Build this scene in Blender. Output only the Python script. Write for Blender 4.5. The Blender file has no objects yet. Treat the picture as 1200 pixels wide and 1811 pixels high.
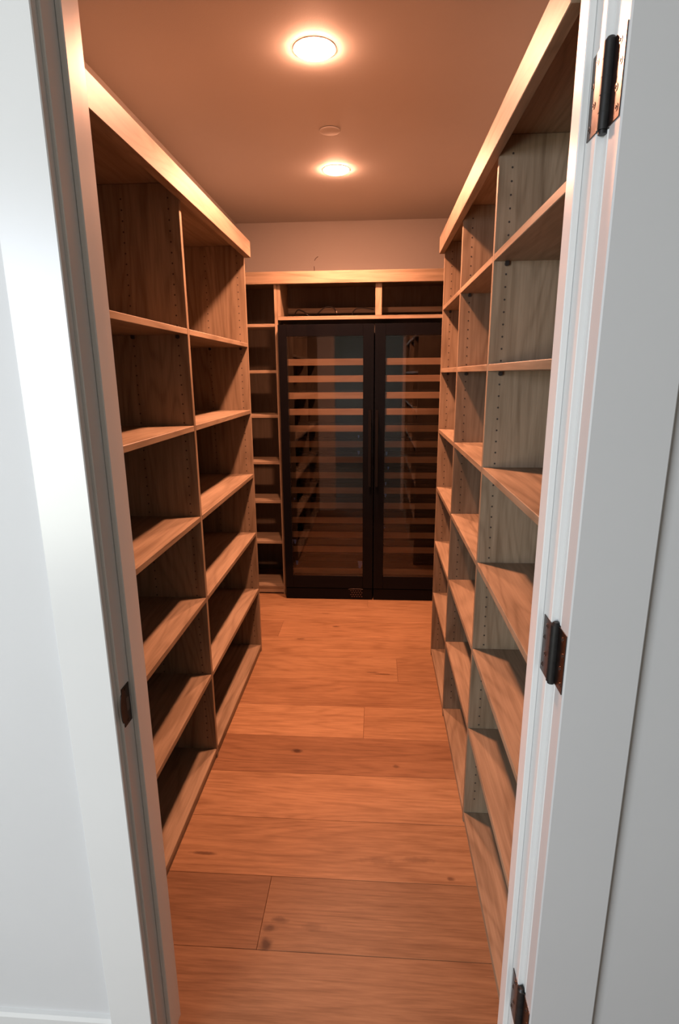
import bpy, math, random
from mathutils import Vector, Matrix
random.seed(7)
sc = bpy.context.scene
COL = sc.collection

# ------------------------------------------------------------------ camera, world, light, exposure
cam_d = bpy.data.cameras.new('camera')
cam = bpy.data.objects.new('camera', cam_d); COL.objects.link(cam)
R_ = Vector((0.99789134, 0.06448819, -0.0073582))
U_ = Vector((-0.00839898, 0.24070843, 0.97056113))
F_ = Vector((-0.06436091, 0.96845275, -0.24074249))
cam.matrix_world = Matrix(((R_.x, U_.x, -F_.x, 0), (R_.y, U_.y, -F_.y, 0), (R_.z, U_.z, -F_.z, 1.5), (0, 0, 0, 1)))
cam_d.sensor_fit = 'HORIZONTAL'; cam_d.sensor_width = 36.0
cam_d.lens = 979.134 / 1200 * 36.0
cam_d.clip_start = 0.02
sc.camera = cam

world = bpy.data.worlds.new('world'); sc.world = world; world.use_nodes = True
bg = world.node_tree.nodes['Background']
bg.inputs[0].default_value = (0.62, 0.80, 1.0, 1); bg.inputs[1].default_value = 0.15

def area(name, loc, target, sx, sy, watts, col):
    d = bpy.data.lights.new(name, 'AREA'); d.shape = 'RECTANGLE'; d.size = sx; d.size_y = sy
    d.energy = watts; d.color = col
    o = bpy.data.objects.new(name, d); COL.objects.link(o)
    o.location = loc
    o.rotation_euler = (Vector(target) - Vector(loc)).to_track_quat('-Z', 'Y').to_euler()
    return o
# daylight at the window in the hall's left wall: sky part from above, lawn part from below
area('window_sky_light', (-2.16, -1.65, 1.80), (0.1, 0.3, 0.05), 1.75, 0.9, 98, (0.78, 0.86, 1.0))
area('window_lawn_light', (-2.16, -1.65, 0.90), (0.2, 0.2, 2.25), 1.75, 0.9, 60, (0.98, 1.0, 0.86))
LAMP_COL = (1.0, 0.43, 0.25); LAMP_STRENGTH = 480.0; LAMP_WATTS = 280.0

vs = sc.view_settings
sc.display_settings.display_device = 'sRGB'
vs.view_transform = 'Standard'; vs.look = 'None'; vs.exposure = 0.0; vs.gamma = 1.0; vs.use_curve_mapping = False
sc.cycles.use_denoising = True
sc.cycles.max_bounces = 14; sc.cycles.diffuse_bounces = 4; sc.cycles.glossy_bounces = 6
sc.cycles.transparent_max_bounces = 12
sc.cycles.sample_clamp_indirect = 8.0
sc.cycles.caustics_reflective = False; sc.cycles.caustics_refractive = False

# ------------------------------------------------------------------ materials
def new_mat(name):
    m = bpy.data.materials.new(name); m.use_nodes = True
    nt = m.node_tree
    return m, nt, nt.nodes, nt.links, nt.nodes['Principled BSDF']

def plain(name, col, rough=0.5, metal=0.0, var=0.0, scale=30.0, bump=0.0, bscale=200.0, spec=0.5):
    m, nt, N, L, p = new_mat(name)
    p.inputs['Base Color'].default_value = (*col, 1); p.inputs['Roughness'].default_value = rough
    p.inputs['Metallic'].default_value = metal; p.inputs['Specular IOR Level'].default_value = spec
    tc = N.new('ShaderNodeTexCoord')
    if var > 0:
        n = N.new('ShaderNodeTexNoise'); n.inputs['Scale'].default_value = scale; n.inputs['Detail'].default_value = 4
        L.new(tc.outputs['Object'], n.inputs['Vector'])
        r = N.new('ShaderNodeValToRGB'); r.color_ramp.elements[0].position = 0.3; r.color_ramp.elements[1].position = 0.7
        r.color_ramp.elements[0].color = (*[c * (1 - var) for c in col], 1)
        r.color_ramp.elements[1].color = (*[min(1, c * (1 + var)) for c in col], 1)
        L.new(n.outputs['Fac'], r.inputs['Fac']); L.new(r.outputs['Color'], p.inputs['Base Color'])
    if bump > 0:
        n2 = N.new('ShaderNodeTexNoise'); n2.inputs['Scale'].default_value = bscale; n2.inputs['Detail'].default_value = 3
        L.new(tc.outputs['Object'], n2.inputs['Vector'])
        b = N.new('ShaderNodeBump'); b.inputs['Strength'].default_value = bump; b.inputs['Distance'].default_value = 0.002
        L.new(n2.outputs['Fac'], b.inputs['Height']); L.new(b.outputs['Normal'], p.inputs['Normal'])
    return m

def math_n(N, L, op, a, b=None, c=None):
    n = N.new('ShaderNodeMath'); n.operation = op
    for i, v in enumerate((a, b, c)):
        if v is None: continue
        if isinstance(v, (int, float)): n.inputs[i].default_value = v
        else: L.new(v, n.inputs[i])
    return n.outputs[0]

def wood(name, axis, light, dark, rough=0.42, plank=False, knots=(), bands=()):
    """grain runs along axis (0 x, 1 y, 2 z)"""
    m, nt, N, L, p = new_mat(name)
    p.inputs['Roughness'].default_value = rough
    p.inputs['Specular IOR Level'].default_value = 0.18 if plank else 0.22
    info = N.new('ShaderNodeObjectInfo')
    if plank:
        geo = N.new('ShaderNodeNewGeometry'); pos = geo.outputs['Position']
    else:
        pos = N.new('ShaderNodeTexCoord').outputs['Object']
    off = N.new('ShaderNodeVectorMath'); off.operation = 'SCALE'
    comb = N.new('ShaderNodeCombineXYZ')
    L.new(info.outputs['Random'], comb.inputs[0]); L.new(info.outputs['Random'], comb.inputs[1]); L.new(info.outputs['Random'], comb.inputs[2])
    L.new(comb.outputs[0], off.inputs[0]); off.inputs['Scale'].default_value = 37.0
    add = N.new('ShaderNodeVectorMath'); add.operation = 'ADD'
    L.new(pos, add.inputs[0]); L.new(off.outputs[0], add.inputs[1])
    def stretched(along, across, det, dist=0.0, rgh=0.55):
        mp = N.new('ShaderNodeMapping')
        s = [across] * 3; s[axis] = along
        mp.inputs['Scale'].default_value = s
        L.new(add.outputs[0], mp.inputs['Vector'])
        n = N.new('ShaderNodeTexNoise'); n.inputs['Scale'].default_value = 1.0
        n.inputs['Detail'].default_value = det; n.inputs['Roughness'].default_value = rgh
        n.inputs['Distortion'].default_value = dist
        L.new(mp.outputs[0], n.inputs['Vector'])
        return n.outputs['Fac'], mp
    if plank:
        spec = dict(broad=(1.5, 6.0, 3, .8, .42), streak=(5.0, 60.0, 5, .4, .40), mid=(8.0, 120.0, 4, .5, .42), fine=(16.0, 280.0, 3, 0, .36))
        ring_sc, ring_f, ring_a = (0.45, 4.8, 2, 0.3, 0.4), 150.0, -0.10
    else:
        spec = dict(broad=(1.3, 9.0, 3, .6, .62), streak=(3.0, 55.0, 5, .3, .52), mid=(4.5, 110.0, 4, .4, .34), fine=(11.0, 260.0, 3, 0, .26))
        ring_sc, ring_f, ring_a = (0.8, 6.0, 2, 0.5, 0.4), 80.0, -0.13
    v = None
    for key in ('broad', 'streak', 'mid', 'fine'):
        al, ac, det, dist, wgt = spec[key]
        fac, _ = stretched(al, ac, det, dist)
        if key == 'streak': streak = fac
        v = math_n(N, L, 'MULTIPLY', fac, wgt) if v is None else math_n(N, L, 'MULTIPLY_ADD', fac, wgt, v)
    wsum = sum(q[4] for q in spec.values())
    # cathedral figure: contour lines of a slow distorted noise
    slow, _ = stretched(*ring_sc)
    rings = math_n(N, L, 'SINE', math_n(N, L, 'MULTIPLY', slow, ring_f))
    rings = math_n(N, L, 'POWER', math_n(N, L, 'MULTIPLY_ADD', rings, 0.5, 0.5), 3.0)
    v = math_n(N, L, 'MULTIPLY_ADD', rings, ring_a, v)
    ramp = N.new('ShaderNodeValToRGB')
    ramp.color_ramp.elements[0].position = 0.37; ramp.color_ramp.elements[0].color = (*dark, 1)
    ramp.color_ramp.elements[1].position = 0.61; ramp.color_ramp.elements[1].color = (*light, 1)
    L.new(math_n(N, L, 'MULTIPLY_ADD', v, 1.0 / wsum, 0.02), ramp.inputs['Fac'])
    col = ramp.outputs['Color']
    def mul(colour_out, other, fac=1.0):
        mx = N.new('ShaderNodeMix'); mx.data_type = 'RGBA'; mx.blend_type = 'MULTIPLY'
        if isinstance(fac, float): mx.inputs[0].default_value = fac
        else: L.new(fac, mx.inputs[0])
        L.new(colour_out, mx.inputs[6])
        if isinstance(other, tuple): mx.inputs[7].default_value = other
        else: L.new(other, mx.inputs[7])
        return mx.outputs[2]
    if plank:
        col = mul(col, info.outputs['Color'])
        sep = N.new('ShaderNodeSeparateXYZ'); L.new(pos, sep.inputs[0])
        kn = N.new('ShaderNodeTexNoise'); kn.inputs['Scale'].default_value = 38; kn.inputs['Detail'].default_value = 4
        L.new(pos, kn.inputs['Vector'])
        for (kx, ky, rx, ry, deep) in knots:
            dx = math_n(N, L, 'MULTIPLY', math_n(N, L, 'SUBTRACT', sep.outputs[0], kx), 1 / rx)
            dy = math_n(N, L, 'MULTIPLY', math_n(N, L, 'SUBTRACT', sep.outputs[1], ky), 1 / ry)
            d2 = math_n(N, L, 'ADD', math_n(N, L, 'MULTIPLY', dx, dx), math_n(N, L, 'MULTIPLY', dy, dy))
            d = math_n(N, L, 'ADD', math_n(N, L, 'SQRT', d2), math_n(N, L, 'MULTIPLY_ADD', kn.outputs['Fac'], 1.6, -0.8))
            mr = N.new('ShaderNodeMapRange'); mr.interpolation_type = 'SMOOTHSTEP'
            mr.inputs['From Min'].default_value = 1.5; mr.inputs['From Max'].default_value = 0.35
            mr.inputs['To Min'].default_value = 0.0; mr.inputs['To Max'].default_value = deep
            L.new(d, mr.inputs['Value'])
            col = mul(col, (0.20, 0.12, 0.08, 1), mr.outputs[0])
    L.new(col, p.inputs['Base Color'])
    b = N.new('ShaderNodeBump'); b.inputs['Strength'].default_value = 0.12; b.inputs['Distance'].default_value = 0.001
    L.new(streak, b.inputs['Height']); L.new(b.outputs['Normal'], p.inputs['Normal'])
    return m

WL, WD = (0.275, 0.205, 0.140), (0.150, 0.105, 0.067)
M_wx = wood('oak_laminate_x', 0, WL, WD)
M_wy = wood('oak_laminate_y', 1, WL, WD)
M_wz = wood('oak_laminate_z', 2, WL, WD)
M_backshade = wood('shade_darkened_oak', 2, (0.15, 0.112, 0.078), (0.11, 0.08, 0.054))  # oak darkened to paint in the shade at the rear of the cubbies
M_rack = wood('beech_rack', 0, (0.50, 0.345, 0.215), (0.40, 0.255, 0.15), 0.5)
KNOTS = [(-0.314, 1.957, .020, .012, .9), (-0.288, 1.163, .017, .016, .95), (-0.285, 1.205, .020, .010, .7), (-0.262, 1.232, .022, .009, .6),
         (-0.16, 1.215, .03, .012, .35), (0.045, 2.577, .05, .005, .8), (-0.005, 2.592, .03, .004, .7), (-0.545, 1.442, .035, .006, .75),
         (0.09, 1.885, .012, .009, .6), (-0.431, 2.945, .028, .007, .7), (-0.233, 3.120, .022, .009, .7),
         (0.145, 1.455, .045, .010, .4), (0.24, 1.392, .01, .007, .7), (0.02, 1.445, .05, .012, .35), (-0.31, 3.31, .03, .006, .4)]
M_floor = wood('oak_floor', 0, (0.275, 0.160, 0.086), (0.155, 0.080, 0.038), 0.45, plank=True, knots=KNOTS)
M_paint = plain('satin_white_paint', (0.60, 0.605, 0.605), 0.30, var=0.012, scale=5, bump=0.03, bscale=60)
M_wall = plain('wall_paint', (0.52, 0.50, 0.475), 0.75, var=0.01, scale=6, bump=0.12, bscale=260)
M_front = plain('hall_side_paint', (0.53, 0.535, 0.545), 0.6, var=0.01, scale=6, bump=0.08, bscale=260)
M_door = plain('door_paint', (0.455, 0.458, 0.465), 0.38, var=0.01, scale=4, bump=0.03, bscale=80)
M_black = plain('black_pin_hole', (0.03, 0.02, 0.015), 0.8)
M_pin = plain('black_plastic', (0.015, 0.013, 0.012), 0.4)
M_bronze = plain('dark_bronze', (0.095, 0.072, 0.066), 0.33, metal=1.0, var=0.25, scale=90)
M_knuckle = plain('matte_black_steel', (0.012, 0.0115, 0.0115), 0.42, var=0.2, scale=80, spec=0.3)
M_screw = plain('screw_steel', (0.22, 0.17, 0.15), 0.28, metal=1.0)
M_slot = plain('screw_slot', (0.01, 0.009, 0.009), 0.8)
M_fridge = plain('black_appliance_steel', (0.004, 0.004, 0.005), 0.06, var=0.1, scale=40, spec=0.10)
M_liner = plain('black_liner', (0.007, 0.006, 0.006), 0.6)
M_handle = plain('black_handle', (0.006, 0.006, 0.007), 0.2, spec=0.2)
M_vent = plain('vent_metal', (0.30, 0.22, 0.18), 0.35, metal=1.0)
M_blue = plain('vivid_blue', (0.12, 0.36, 1.0), 0.3)
M_cable = plain('black_cable', (0.012, 0.010, 0.010), 0.4)
M_plug = plain('cable_tip_metal', (0.7, 0.6, 0.5), 0.25, metal=1.0)
M_scuff = plain('dark_scuff', (0.12, 0.07, 0.05), 0.8)
M_hall = plain('hall_floor', (0.13, 0.085, 0.055), 0.5, var=0.1, scale=3)

def glass_mat(name, tint, rough, ior):
    m, nt, N, L, p = new_mat(name)
    N.remove(p)
    out = N['Material Output']
    t = N.new('ShaderNodeBsdfTransparent'); t.inputs[0].default_value = (*tint, 1)
    g = N.new('ShaderNodeBsdfGlossy'); g.inputs['Roughness'].default_value = rough; g.inputs[0].default_value = (1, 1, 1, 1)
    fr = N.new('ShaderNodeFresnel'); fr.inputs[0].default_value = ior
    mx = N.new('ShaderNodeMixShader')
    L.new(fr.outputs[0], mx.inputs[0]); L.new(t.outputs[0], mx.inputs[1]); L.new(g.outputs[0], mx.inputs[2])
    L.new(mx.outputs[0], out.inputs[0])
    return m
M_glass = glass_mat('tinted_glass', (0.95, 0.93, 0.92), 0.01, 1.5)
M_clear = glass_mat('clear_window_glass', (0.97, 0.98, 0.98), 0.0, 1.45)

def emit_mat(name, col, strength):
    m, nt, N, L, p = new_mat(name)
    p.inputs['Base Color'].default_value = (0.8, 0.8, 0.8, 1)
    p.inputs['Emission Color'].default_value = (*col, 1); p.inputs['Emission Strength'].default_value = strength
    return m
M_lens = emit_mat('lit_lens', LAMP_COL, LAMP_STRENGTH)

# ------------------------------------------------------------------ mesh helpers
class MB:
    def __init__(s): s.v = []; s.f = []; s.smooth = []
    def add(s, vs_, fs, smooth=False):
        o = len(s.v); s.v += [tuple(p) for p in vs_]
        s.f += [tuple(i + o for i in f) for f in fs]; s.smooth += [smooth] * len(fs)
        return s
    def box(s, x0, x1, y0, y1, z0, z1, c=0.0):
        if c <= 0:
            vv = [(x, y, z) for x in (x0, x1) for y in (y0, y1) for z in (z0, z1)]
            return s.add(vv, [(0, 1, 3, 2), (4, 6, 7, 5), (0, 4, 5, 1), (2, 3, 7, 6), (0, 2, 6, 4), (1, 5, 7, 3)])
        lo, hi = (x0, y0, z0), (x1, y1, z1)
        vv = []; idx = {}
        for sx in (0, 1):
            for sy in (0, 1):
                for sz in (0, 1):
                    sg = (sx, sy, sz)
                    for a in range(3):       # vertex lying on face with normal axis a
                        p = []
                        for k in range(3):
                            q = hi[k] if sg[k] else lo[k]
                            if k != a: q += -c if sg[k] else c
                            p.append(q)
                        idx[(sg, a)] = len(vv); vv.append(tuple(p))
        fs = []
        for a in range(3):
            b_, c_ = (a + 1) % 3, (a + 2) % 3
            for sd in (0, 1):
                loop = []
                for (u, w) in ((0, 0), (1, 0), (1, 1), (0, 1)):
                    g = [0, 0, 0]; g[a] = sd; g[b_] = u; g[c_] = w
                    loop.append(idx[(tuple(g), a)])
                fs.append(tuple(loop if sd else loop[::-1]))
            for u in (0, 1):
                for w in (0, 1):             # edge along axis a
                    g0 = [0, 0, 0]; g0[b_] = u; g0[c_] = w; g1 = list(g0); g1[a] = 1
                    q = (idx[(tuple(g0), b_)], idx[(tuple(g1), b_)], idx[(tuple(g1), c_)], idx[(tuple(g0), c_)])
                    fs.append(q if (u == w) else q[::-1])
        for sx in (0, 1):
            for sy in (0, 1):
                for sz in (0, 1):
                    t = tuple(idx[((sx, sy, sz), a)] for a in range(3))
                    fs.append(t if (sx + sy + sz) % 2 else t[::-1])
        return s.add(vv, fs)
    def cyl(s, p0, p1, r, n=16, r1=None, cap=True, smooth=True):
        p0, p1 = Vector(p0), Vector(p1); d = (p1 - p0).normalized()
        a = d.orthogonal().normalized(); b = d.cross(a); r1 = r if r1 is None else r1
        vv = []
        for i in range(n):
            t = 2 * math.pi * i / n; w = a * math.cos(t) + b * math.sin(t)
            vv += [p0 + w * r, p1 + w * r1]
        s.add(vv, [(2 * i, 2 * ((i + 1) % n), 2 * ((i + 1) % n) + 1, 2 * i + 1) for i in range(n)], smooth)
        if cap:
            s.add([vv[2 * i] for i in range(n)], [tuple(range(n))[::-1]])
            s.add([vv[2 * i + 1] for i in range(n)], [tuple(range(n))])
        return s
    def lathe(s, c, prof, n=40, smooth=True, close=True):
        """prof: list of (r, z) around the vertical axis through c"""
        vv = []; m = len(prof)
        for i in range(n):
            t = 2 * math.pi * i / n
            vv += [(c[0] + r * math.cos(t), c[1] + r * math.sin(t), c[2] + z) for r, z in prof]
        fs = []
        for i in range(n):
            j = (i + 1) % n
            fs += [(i * m + k, i * m + k + 1, j * m + k + 1, j * m + k) for k in range(m - 1)]
        return s.add(vv, fs, smooth)
    def tube(s, pts, r, n=8):
        pts = [Vector(p) for p in pts]; rings = []
        for i, p in enumerate(pts):
            d = (pts[min(i + 1, len(pts) - 1)] - pts[max(i - 1, 0)]).normalized()
            a = d.cross(Vector((0, 1, 0.01))).normalized(); b = d.cross(a)
            rings.append([p + (a * math.cos(2 * math.pi * k / n) + b * math.sin(2 * math.pi * k / n)) * r for k in range(n)])
        vv = [q for rg in rings for q in rg]; fs = []
        for i in range(len(pts) - 1):
            for k in range(n):
                k2 = (k + 1) % n
                fs.append((i * n + k, i * n + k2, (i + 1) * n + k2, (i + 1) * n + k))
        s.add(vv, fs, True)
        s.add(rings[0], [tuple(range(n))[::-1]]); s.add(rings[-1], [tuple(range(n))])
        return s
    def prism(s, poly, ax, lo, hi):
        """poly: 2-D outline in the two axes other than ax, extruded along ax from lo to hi"""
        def P(a, b, t):
            q = [a, b]; q.insert(ax, t); return tuple(q)
        n = len(poly)
        s.add([P(a, b, lo) for a, b in poly] + [P(a, b, hi) for a, b in poly],
              [tuple(range(n))[::-1], tuple(range(n, 2 * n))] + [(i, (i + 1) % n, (i + 1) % n + n, i + n) for i in range(n)])
        return s

def world_loc(o):
    p = Vector((0, 0, 0))
    while o is not None: p += Vector(o.location); o = o.parent
    return p

def build(name, mb, mat, parent=None, kind=None, label=None, recenter=True, fixn=True):
    import bmesh
    c = Vector((0, 0, 0))
    if recenter:
        xs, ys, zs = zip(*mb.v)
        c = Vector(((min(xs) + max(xs)) / 2, (min(ys) + max(ys)) / 2, (min(zs) + max(zs)) / 2))
    me = bpy.data.meshes.new(name)
    me.from_pydata([(x - c.x, y - c.y, z - c.z) for x, y, z in mb.v], [], mb.f)
    me.polygons.foreach_set('use_smooth', mb.smooth)
    if fixn:
        bm = bmesh.new(); bm.from_mesh(me); bmesh.ops.recalc_face_normals(bm, faces=bm.faces); bm.to_mesh(me); bm.free()
    me.materials.append(mat); me.update()
    o = bpy.data.objects.new(name, me); COL.objects.link(o)
    if parent is not None:
        o.parent = parent; o.location = c - world_loc(parent)
    else: o.location = c
    if kind: o['kind'] = kind
    if label: o['label'] = label
    return o

def clone(o, at, parent=None, name=None):
    c = o.copy(); COL.objects.link(c)
    if name: c.name = name
    c.parent = parent
    c.location = Vector(at) - (world_loc(parent) if parent is not None else Vector((0, 0, 0)))
    return c

def empty(name, loc, label=None, cat=None, group=None, kind=None):
    o = bpy.data.objects.new(name, None); COL.objects.link(o); o.location = loc; o.empty_display_size = 0.1
    if label: o['label'] = label
    if cat: o['category'] = cat
    if group: o['group'] = group
    if kind: o['kind'] = kind
    return o

def struct(name, mb, mat, label, parent=None):
    return build(name, mb, mat, parent, kind='structure', label=label)

# ------------------------------------------------------------------ the setting: pantry shell
XL_W, XR_W = -0.978, 0.642      # inner faces of the pantry side walls
YB_W, CEIL = 4.145, 2.52
Y0, Y1 = 0.867, 0.98            # partition: hall face, pantry face
struct('wall_back', MB().box(XL_W - .1, XR_W + .1, YB_W, YB_W + .1, 0, CEIL), M_wall, 'painted back wall above the wine fridges')
wb = bpy.data.objects['wall_back']
struct('wall_left', MB().box(XL_W - .1, XL_W, Y1, YB_W, 0, CEIL), M_wall, 'painted wall behind the left shelving')
struct('wall_right', MB().box(XR_W, XR_W + .1, Y1, YB_W, 0, CEIL), M_wall, 'painted wall behind the right shelving')
struct('ceiling', MB().box(XL_W - .1, XR_W + .1, Y1, YB_W + .1, CEIL, CEIL + .1), M_wall, 'flat painted pantry ceiling')
JL, JR, HEAD = -0.459, 0.292, 2.108
wf = MB()
wf.box(-2.12, JL - .02, Y0, Y1, 0, 2.65).box(JR + .02, 3.0, Y0, Y1, 0, 2.65).box(JL - .02, JR + .02, Y0, Y1, HEAD + .02, 2.65)
struct('wall_front', wf, M_front, 'white partition wall with the pantry doorway')
# scuffs on the back wall
for pts in ([(-.441, 4.1445, 2.196), (-.438, 4.1445, 2.212), (-.440, 4.1445, 2.235)], [(-.437, 4.1445, 2.272), (-.427, 4.1445, 2.287), (-.411, 4.1445, 2.298)]):
    build('scuff_mark', MB().tube(pts, .0022, 5), M_scuff, wb, label='thin dark scratch on the back wall')

# floor: sub floor with oak planks laid across the aisle
fl = struct('floor', MB().box(XL_W - .1, XR_W + .1, Y0, YB_W + .1, -.05, -.0145), M_hall, 'wide oak plank floor')
rows = [0.6925 + .225 * 0, .918, 1.145, 1.3705, 1.600, 1.8265, 2.052, 2.281, 2.511, 2.739, 2.966, 3.190, 3.418, 3.645, 3.872, 4.10, 4.329]
rows[0] = Y0
joints = {2: [-.309], 6: [-.0425], 8: [.121], 10: [-.568], 12: [-.045], 14: [.2]}
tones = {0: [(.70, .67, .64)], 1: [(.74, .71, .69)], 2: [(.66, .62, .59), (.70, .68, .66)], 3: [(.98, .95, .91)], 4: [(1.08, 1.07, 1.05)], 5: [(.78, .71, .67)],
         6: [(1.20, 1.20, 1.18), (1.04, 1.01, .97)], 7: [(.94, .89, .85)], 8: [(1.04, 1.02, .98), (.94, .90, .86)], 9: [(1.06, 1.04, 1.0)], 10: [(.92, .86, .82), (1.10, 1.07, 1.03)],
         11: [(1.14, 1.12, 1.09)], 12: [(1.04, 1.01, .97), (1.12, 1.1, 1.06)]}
for i in range(len(rows) - 1):
    xs = [XL_W - .09] + joints.get(i, []) + [XR_W + .09]
    for k in range(len(xs) - 1):
        g = .0003
        o = build('plank', MB().box(xs[k] + g, xs[k + 1] - g, rows[i] + g, rows[i + 1] - g, -.014, 0, .0008), M_floor, fl)
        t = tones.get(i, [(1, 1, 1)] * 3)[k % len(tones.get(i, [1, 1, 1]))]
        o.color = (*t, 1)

# doorway: jambs with stops, casings, head
j = MB().box(JL - .02, JL, Y0 - .0005, Y1 + .001, 0, HEAD, .0012)
jl = struct('trim_1', j, M_paint, 'white strike side door jamb on the left')
build('door_stop', MB().box(JL, JL + .010, .905, .942, 0, HEAD - .0105, .0015), M_paint, jl)
jr = struct('trim_2', MB().box(JR, JR + .02, Y0 - .0005, Y1 + .001, 0, HEAD, .0012), M_paint, 'white hinge side door jamb on the right')
build('door_stop', MB().box(JR - .011, JR, .905, .942, 0, HEAD - .0105, .0015), M_paint, jr)
jh = struct('trim_3', MB().box(JL - .02, JR + .02, Y0, Y1, HEAD, HEAD + .02, .001), M_paint, 'white head jamb over the doorway')
build('door_stop', MB().box(JL, JR, .905, .942, HEAD - .010, HEAD, .0012), M_paint, jh)
struct('trim_4', MB().box(JL - .095, JL - .0055, .851, Y0, 0, HEAD + .005, .0015), M_paint, 'flat white casing left of the doorway')
struct('trim_5', MB().box(JR + .010, JR + .10, .851, Y0, 0, HEAD + .005, .0015), M_paint, 'flat white casing behind the open door')
struct('trim_6', MB().box(JL - .095, JR + .10, .851, Y0, HEAD + .0055, HEAD + .095, .0015), M_paint, 'flat white casing over the doorway')
bb = MB().prism([(Y0, 0), (.855, 0), (.855, .150), (.859, .158), (Y0, .160)], 0, -2.12, JL - .096)
struct('baseboard_front', bb, M_paint, 'white baseboard left of the doorway')

# strike plate on the left jamb
sp = []
for k in range(9):
    a = math.pi * k / 8
    sp.append((.8715 - .0095 * math.sin(a) ** .8, .9075 - .030 * math.cos(a)))
outline = [(.8715, .8685), (.9005, .8685), (.9005, .9465), (.8715, .9465)] + sp[::-1]
stp = build('strike_plate', MB().prism(outline, 0, JL, JL + .0015), M_knuckle, jl, label='black strike plate on the left jamb')
build('latch_hole', MB().prism([(.884, .894), (.892, .894), (.8945, .8975), (.8945, .9175), (.892, .921), (.884, .921)], 0, JL + .0015, JL + .0018), plain('latch_recess', (.06, .055, .052), .45), stp)
for z in (.8755, .9395):
    build('screw', MB().cyl((JL + .0012, .886, z), (JL + .0022, .886, z), .0036, 14), M_knuckle, stp)

# ------------------------------------------------------------------ door, folded back flat against the hall wall
DX0, DX1, DF, DB, DZ0, DZ1 = 0.301, 1.046, 0.809, 0.847, 0.012, 2.098
door = empty('door_1', ((DX0 + DX1) / 2, (DF + DB) / 2, DZ0), 'white shaker door swung open against the hall wall', kind='structure')
SW = .1155
for x0, x1 in ((DX0, DX0 + SW), (DX1 - SW, DX1)):
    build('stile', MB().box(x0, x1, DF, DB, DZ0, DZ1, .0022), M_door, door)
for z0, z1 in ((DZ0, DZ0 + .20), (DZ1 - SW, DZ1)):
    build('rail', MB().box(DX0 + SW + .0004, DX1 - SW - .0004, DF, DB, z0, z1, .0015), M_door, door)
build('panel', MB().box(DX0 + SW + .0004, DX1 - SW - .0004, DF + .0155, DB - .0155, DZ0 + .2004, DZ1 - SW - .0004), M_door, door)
KX, KY, KR = 0.297, 0.857, 0.0082
def hinge(zc, par):
    h = build('hinge', MB().cyl((KX, KY, zc - .051), (KX, KY, zc + .051), KR, 20)
              .cyl((KX, KY, zc - .0555), (KX, KY, zc - .051), .0058, 16).cyl((KX, KY, zc + .051), (KX, KY, zc + .0555), KR * .95, 16, .0045),
              M_knuckle, par, label='black door hinge')
    lf = MB().box(JR - .0016, JR - .0001, KY + .006, .8985, zc - .051, zc + .051, .0004)
    lf2 = MB().box(DX0 - .0016, DX0 - .0001, DF + .004, KY - .006, zc - .051, zc + .051, .0004)
    a = build('leaf', lf, M_bronze, h); b = build('leaf', lf2, M_bronze, h)
    for i, dz in enumerate((-.038, -.013, .013, .038)):
        y = .879 if i % 2 else .889
        build('screw', MB().cyl((JR - .0016, y, zc + dz), (JR - .0023, y, zc + dz), .0043, 16), M_screw, h)
        y2 = .829 if i % 2 else .822
        build('screw', MB().cyl((DX0 - .0016, y2, zc + dz), (DX0 - .0023, y2, zc + dz), .0043, 16), M_screw, h)
        sl = MB().box(JR - .0027, JR - .0022, y - .0024, y + .0024, zc + dz - .0006, zc + dz + .0006).box(JR - .0027, JR - .0022, y - .0006, y + .0006, zc + dz - .0024, zc + dz + .0024)
        build('screw_slot', sl, M_slot, h)
        sl = MB().box(DX0 - .0027, DX0 - .0022, y2 - .0024, y2 + .0024, zc + dz - .0006, zc + dz + .0006).box(DX0 - .0027, DX0 - .0022, y2 - .0006, y2 + .0006, zc + dz - .0024, zc + dz + .0024)
        build('screw_slot', sl, M_slot, h)
    ring = MB()
    for dz in (-.0306, -.0102, .0102, .0306):
        ring.cyl((KX, KY, zc + dz - .0004), (KX, KY, zc + dz + .0004), KR + .0002, 20)
    build('knuckle_joint', ring, M_slot, h)
for zc in (1.863, 1.049, .265): hinge(zc, door)

# ------------------------------------------------------------------ hall behind the camera (window on its left wall gives the daylight)
M_hallwall = plain('hall_wall_paint', (0.54, 0.50, 0.44), 0.7, var=0.02, scale=3)
HX0, HX1, HY = -2.12, 3.0, -3.2
struct('floor_hall', MB().box(HX0, HX1, HY, Y0, -.05, 0), M_hall, 'hall floor outside the pantry')
struct('ceiling_hall', MB().box(HX0, HX1, HY, Y0, 2.65, 2.75), M_hallwall, 'hall ceiling outside the pantry')
struct('wall_hall_back', MB().box(HX0, HX1, HY - .1, HY, 0, 2.65), M_hallwall, 'hall wall behind the camera')
struct('wall_hall_right', MB().box(HX1, HX1 + .1, HY, Y0, 0, 2.65), M_hallwall, 'right hall wall')
wy0, wy1, wz0, wz1 = -2.6, -.7, .40, 2.30
w = MB().box(HX0 - .1, HX0, HY, wy0, 0, 2.65).box(HX0 - .1, HX0, wy1, Y0, 0, 2.65).box(HX0 - .1, HX0, wy0, wy1, 0, wz0).box(HX0 - .1, HX0, wy0, wy1, wz1, 2.65)
struct('wall_hall_left', w, M_hallwall, 'left hall wall with a large window')

# ------------------------------------------------------------------ shelving
T = .019; G = .0006
def holes(par, xs, y, sgn, z0, z1):
    m = MB(); z = z0
    while z < z1:
        for x in xs: m.cyl((x, y, z), (x, y + sgn * .0004, z), .0027, 10, smooth=False)
        z += .032
    o = build('pin_holes', m, M_black, par, kind='stuff')
    return o

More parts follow.
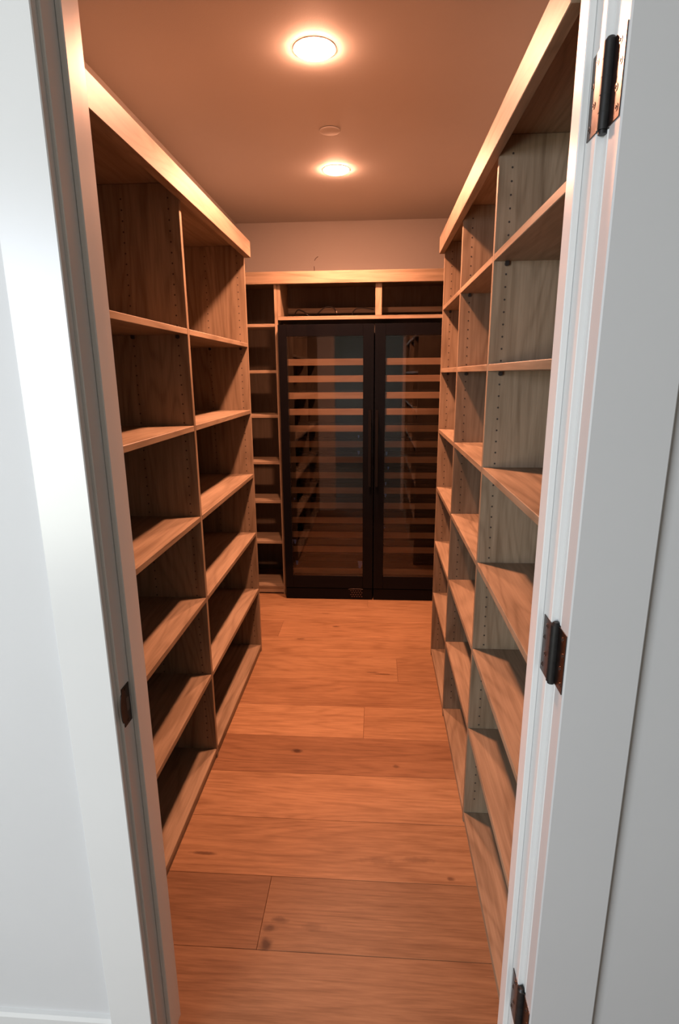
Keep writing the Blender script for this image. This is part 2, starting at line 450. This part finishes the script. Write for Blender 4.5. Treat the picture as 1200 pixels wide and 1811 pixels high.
def side_unit(name, side, face, back, ups, far_end, zs, fas_face, label):
    """ups: near-side y of every upright, far to near; zs: top height of every shelf"""
    s = 1 if side == 'R' else -1
    near = ups[-1]
    root = empty(name, ((face + back) / 2, (near + far_end) / 2, 0), label, 'shelving', None)
    xa, xb = sorted((face, back))
    for i, y in enumerate(ups):
        u = build('upright', MB().box(xa, xb, y, y + T, 0, 2.0895, .0011), M_wz, root)
        xs = [face + s * .034, face + s * .187]
        if i < len(ups) - 1: holes(u, xs, y, -1, .094, 2.05)          # the side that faces the doorway
        if i > 0: holes(u, xs, y + T, 1, .094, 2.05)
    build('top_panel', MB().box(xa, xb, near, far_end, 2.09, 2.109, .001), M_wy, root)
    f0, f1 = sorted((fas_face, face - s * .0005))
    build('fascia', MB().box(f0, f1, near, far_end, 2.040, 2.112, .0014), M_wy, root)
    b0, b1 = sorted((back + s * .0005, back + s * .0085))
    build('back_panel', MB().box(b0, b1, near, far_end, 0, 2.089), M_wz, root)
    k0, k1 = sorted((face + s * .004, face + s * .022))
    for i in range(len(ups) - 1):
        y0, y1 = ups[i + 1] + T + G, ups[i] - G
        build('toe_kick', MB().box(k0, k1, y0, y1, 0, zs[-1] - T - .0005), M_wy, root)
        proto = None
        for z in zs:
            if proto is None:
                sh = proto = build('shelf', MB().box(xa, xb, y0, y1, z - T, z, .0013), M_wy, root)
            else:
                sh = clone(proto, (proto_c[0], proto_c[1], z - T / 2), root)
            if z == zs[0]: proto_c = (sh.location.x + root.location.x, sh.location.y + root.location.y)
            if z > .1:
                for x in (face + s * .034, face + s * .187):
                    for yy, sg in ((ups[i] - .0002, -1), (ups[i + 1] + T + .0002, 1)):
                        pm = MB().cyl((x, yy, z - T - .007), (x, yy + sg * .009, z - T - .007), .0058, 12).box(x - .0045, x + .0045, min(yy, yy + sg * .011), max(yy, yy + sg * .011), z - T - .0035, z - T - .0002)
                        build('shelf_pin', pm, M_pin, sh)
    return root

ZL = [1.652, 1.332, 1.007, .694, .376, .043]
ZR = [1.8095, 1.525, 1.235, .943, .656, .369, .040]
side_unit('shelving_unit', 'L', -.628, -.955, [2.782, 1.8965, 1.0105], 2.801, ZL, -.5985,
          'oak shelving along the left wall, six shelves high with wide bays')
side_unit('shelving_unit', 'R', .3105, .628, [2.789, 2.2295, 1.620, 1.012], 2.808, ZR, .2865,
          'oak shelving along the right wall, seven shelves high with narrower bays')

# back unit: narrow tower at the left, boxes above the wine fridges
FY, BY = 3.62, 3.842
root = empty('shelving_unit', (-.12, 3.8, 0), 'oak surround around the wine fridges, narrow cubbies left and two open boxes above', 'shelving')
XA, XB = XL_W + .003, XR_W - .003
ul = build('upright', MB().box(XA, XA + T, FY, BY, 0, 2.0895, .001), M_wz, root)
ur = build('upright', MB().box(-.638, -.619, FY, BY, 0, 2.0895, .001), M_wz, root)
zs_b = [1.813, 1.531, 1.248, .942, .676, .389, .062]
for z in zs_b:
    build('shelf', MB().box(XA + T + G, -.638 - G, FY + .001, BY, z - T, z, .0012), M_wx, root)
build('back_panel', MB().box(XA, -.60, 4.132, 4.142, 0, 2.089), M_backshade, root)  # added dark sheet over the wall, deepens the shade behind the tower shelves
build('toe_kick', MB().box(XA + T + G, -.638 - G, FY + .003, FY + .02, .012, .0425), M_wx, root)
build('toe_kick', MB().box(XA + T + G, -.638 - G, FY + .03, FY + .045, 0, .0118), M_wx, root)
build('top_panel', MB().box(XA, XB, FY, YB_W - .002, 2.09, 2.109, .001), M_wx, root)
build('fascia', MB().box(XA, XB, FY - .028, FY - .0005, 2.042, 2.112, .0014), M_wx, root)
build('lintel_shelf', MB().box(-.619 + G, XB, FY, 3.94, 1.833, 1.855, .0012), M_wx, root)
build('side_panel', MB().box(-.6185, -.599, FY + .0015, 3.94, 1.8555, 2.0895, .001), M_wz, root)
build('divider', MB().box(-.010, .030, FY, 3.94, 1.8555, 2.0895, .0015), M_wz, root)
build('side_panel', MB().box(XB - T, XB, FY, 3.94, 1.8555, 2.0895, .001), M_wz, root)
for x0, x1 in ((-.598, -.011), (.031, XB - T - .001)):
    build('cubby_back_shade', MB().box(x0, x1, 4.10, 4.108, 1.856, 2.089), M_backshade, root)  # dark sheet, shade at the rear of each box put into its colour
    build('cubby_strip', MB().box(x0, x1, 3.925, 3.94, 1.902, 1.935), M_wx, root)  # plain oak strip across each box towards the rear

# black cords lying in the box above the left fridge
def spline(pts, n=8):
    P = [Vector(p) for p in pts]; out = []
    for i in range(len(P) - 1):
        p0, p1, p2, p3 = P[max(i - 1, 0)], P[i], P[i + 1], P[min(i + 2, len(P) - 1)]
        for k in range(n):
            t = k / n
            out.append(.5 * ((2 * p1) + (p2 - p0) * t + (2 * p0 - 5 * p1 + 4 * p2 - p3) * t * t + (-p0 + 3 * p1 - 3 * p2 + p3) * t ** 3))
    out.append(P[-1]); return out
def cable(pts, label, tip=None):
    t = build('cable', MB().tube(spline(pts), .0042, 8), M_cable, None, label=label); t['category'] = 'cable'
    t['group'] = 'black cords above the left fridge'
    if tip: build('cable_tip', MB().cyl(tip[0], tip[1], .0046, 10), M_plug, t, label='shiny metal cable tip')
zc = 1.8625
cable([(-.545, 3.80, zc), (-.515, 3.78, zc + .045), (-.475, 3.77, zc + .035), (-.43, 3.76, zc + .002), (-.40, 3.75, zc)], 'short black cord bump at the far left of the box above the fridges')
cable([(-.42, 3.83, zc), (-.385, 3.82, zc + .03), (-.335, 3.82, zc + .066), (-.285, 3.82, zc + .062), (-.262, 3.82, zc + .022), (-.258, 3.82, zc)],
      'tall arched black cord with a shiny tip in the box above the fridges', ((-.2605, 3.8155, zc + .03), (-.2645, 3.8155, zc + .042)))
cable([(-.158, 3.80, zc), (-.157, 3.79, zc + .025), (-.13, 3.78, zc + .050), (-.08, 3.78, zc + .052), (-.02, 3.79, zc + .045)], 'bent black cord beside the divider of the box above the fridges')

# ------------------------------------------------------------------ wine fridges
def wine_fridge(x0, x1, handle_x, vent, label):
    W = x1 - x0
    root = empty('wine_fridge', ((x0 + x1) / 2, 3.85, 0), label, 'fridge', 'wine fridges')
    Fd = 3.54; Dd = 3.588
    bx0, bx1 = x0 + .004, x1 - .004
    c = MB()
    c.box(bx0, bx0 + .035, 3.592, 4.12, 0.012, 1.797).box(bx1 - .035, bx1, 3.592, 4.12, 0.012, 1.797)
    c.box(bx0 + .035, bx1 - .035, 3.592, 4.12, 1.755, 1.797).box(bx0 + .035, bx1 - .035, 3.592, 4.12, .012, .12)
    c.box(bx0 + .035, bx1 - .035, 4.08, 4.12, .12, 1.755)
    build('cabinet', c, M_liner, root)
    for fx in (bx0 + .05, bx1 - .05):
        build('foot', MB().cyl((fx, 3.64, 0), (fx, 3.64, .012), .018, 14), M_pin, root)
    gx0, gx1, gz0, gz1 = x0 + .055, x1 - .068, .172, 1.73
    if handle_x > (x0 + x1) / 2: pass
    else: gx0, gx1 = x0 + .066, x1 - .055
    d = MB()
    d.box(x0 + .001, gx0, Fd, Dd, .084, 1.80, .0015).box(gx1, x1 - .001, Fd, Dd, .084, 1.80, .0015)
    d.box(gx0, gx1, Fd, Dd, gz1, 1.80, .0012).box(gx0, gx1, Fd, Dd, .084, gz0, .0012)
    df = build('door_frame', d, M_fridge, root)
    build('glass_pane', MB().box(gx0 + .0003, gx1 - .0003, Fd + .001, Fd + .005, gz0 + .0003, gz1 - .0003), M_glass, df)
    h = MB().cyl((handle_x, 3.498, .80), (handle_x, 3.498, 1.285), .0095, 18)
    for z in (.84, 1.245): h.cyl((handle_x, 3.505, z), (handle_x, Fd, z), .0065, 12)
    hd = build('handle', h, M_handle, df, label='slim black bar handle')
    k = build('kick_panel', MB().box(x0 + .002, x1 - .002, Fd + .004, 3.59, .004, .079, .0015), M_fridge, root)
    if vent:
        vm = MB()
        for r in range(4):
            for q in range(5):
                xx = -.166 + q * .0165 + (.008 if r % 2 else 0); zz = .063 - r * .014
                vm.box(xx, xx + .009, Fd + .0025, Fd + .0040, zz, zz + .003)
        build('vent_glints', vm, M_vent, k, kind='stuff')  # bright metal dashes modelled to stand for glints on the vent
        arch = [(-.178 + .098 * t / 10, Fd + .003, .0765 + .0026 * math.sin(math.pi * t / 10)) for t in range(11)]
        build('vent_rim', MB().tube(arch, .0014, 6), M_vent, k)
    # pull-out racks with wooden fronts
    rx0, rx1 = bx0 + .042, bx1 - .042
    zt = [1.598, 1.495, 1.391, 1.289, 1.182, 1.081, .980, .876, .774, .671, .569, .468, .364, .206]
    protoF = protoR = None
    for z in zt:
        if protoF is None:
            rk = MB()
            for yy in (3.66, 3.80, 3.94): rk.box(rx0 + .01, rx1 - .01, yy, yy + .03, z - .026, z - .014)
            rk.box(rx0 + .01, rx0 + .03, 3.602, 4.05, z - .038, z - .026).box(rx1 - .03, rx1 - .01, 3.602, 4.05, z - .038, z - .026)
            protoR = build('rack', rk, M_liner, root)
            protoF = build('rack_front', MB().box(rx0, rx1, 3.596, 3.602, z - .041, z, .001), M_rack, protoR)
            zz0 = z; rc = world_loc(protoR); fc = world_loc(protoF)
        else:
            r = clone(protoR, (rc.x, rc.y, rc.z - zz0 + z), root)
            clone(protoF, (fc.x, fc.y, fc.z - zz0 + z), r)
    return root
fl_ = wine_fridge(-.609, -.0145, -.038, True, 'black wine fridge at the left, with the vent grille in its kick panel')
fr_ = wine_fridge(-.0105, .584, .005, False, 'black wine fridge at the right, half hidden behind the right shelving')
def fleck(root, x, z, s=1.0, y=3.593):  # small vivid blue shape just behind the fridge glass
    m = MB().prism([(x - .010 * s, z + .018 * s), (x + .010 * s, z + .018 * s), (x + .011 * s, z + .004 * s), (x + .005 * s, z - .016 * s), (x - .005 * s, z - .016 * s), (x - .007 * s, z)], 1, y, y + .004)
    build('blue_fleck', m, M_blue, root, label='small bright blue clip')
for x, z in ((-.102, .235), (-.535, .243), (-.545, .395)): fleck(fl_, x, z, 1.5 if x > -.2 else .9)
for x, z, s in ((-.112, 1.11, .5), (-.112, 1.005, .7), (-.54, .695, .4)): fleck(fl_, x, z, s)
for x, z, s in ((.069, 1.00, .7), (.066, .80, .6), (.066, .72, .7), (.082, .905, .5), (.062, .50, .35)): fleck(fr_, x, z, s)

# ------------------------------------------------------------------ ceiling fittings
def downlight(x, y, label):
    root = empty('recessed_light', (x, y, CEIL), label, 'light', 'recessed ceiling lights')
    tr = MB().lathe((x, y, CEIL), [(.0652, -.0022), (.068, -.0030), (.071, -.0022), (.0725, -.0002)], 48)
    build('trim_ring', tr, M_paint, root)
    ln = MB().lathe((x, y, CEIL), [(.0648, -.0015), (.0625, -.0060), (.054, -.0105), (.038, -.0140), (.018, -.0158), (.0005, -.0162)], 48)
    build('lens', ln, M_lens, root)
    d = bpy.data.lights.new('lamp', 'SPOT'); d.energy = LAMP_WATTS; d.color = LAMP_COL
    d.spot_size = math.radians(158); d.spot_blend = 0.9; d.shadow_soft_size = .05
    o = bpy.data.objects.new('lamp', d); COL.objects.link(o); o.parent = root; o.location = (0, 0, -.02)
downlight(-.2076, 2.081, 'lit round recessed light nearer the doorway')
downlight(-.2147, 3.169, 'lit round recessed light nearer the back wall')
sp_ = MB().lathe((-.208, 2.695, CEIL), [(.0005, -.0062), (.039, -.0062), (.0435, -.0052), (.0445, -.0035), (.0445, -.002)], 48)
spr = build('sprinkler_cover', sp_, M_wall, None, label='flat round painted cover plate on the ceiling between the two lights')
spr['category'] = 'cover plate'
build('gap_ring', MB().lathe((-.208, 2.695, CEIL), [(.0425, -.0021), (.0425, 0)], 40), M_black, spr)
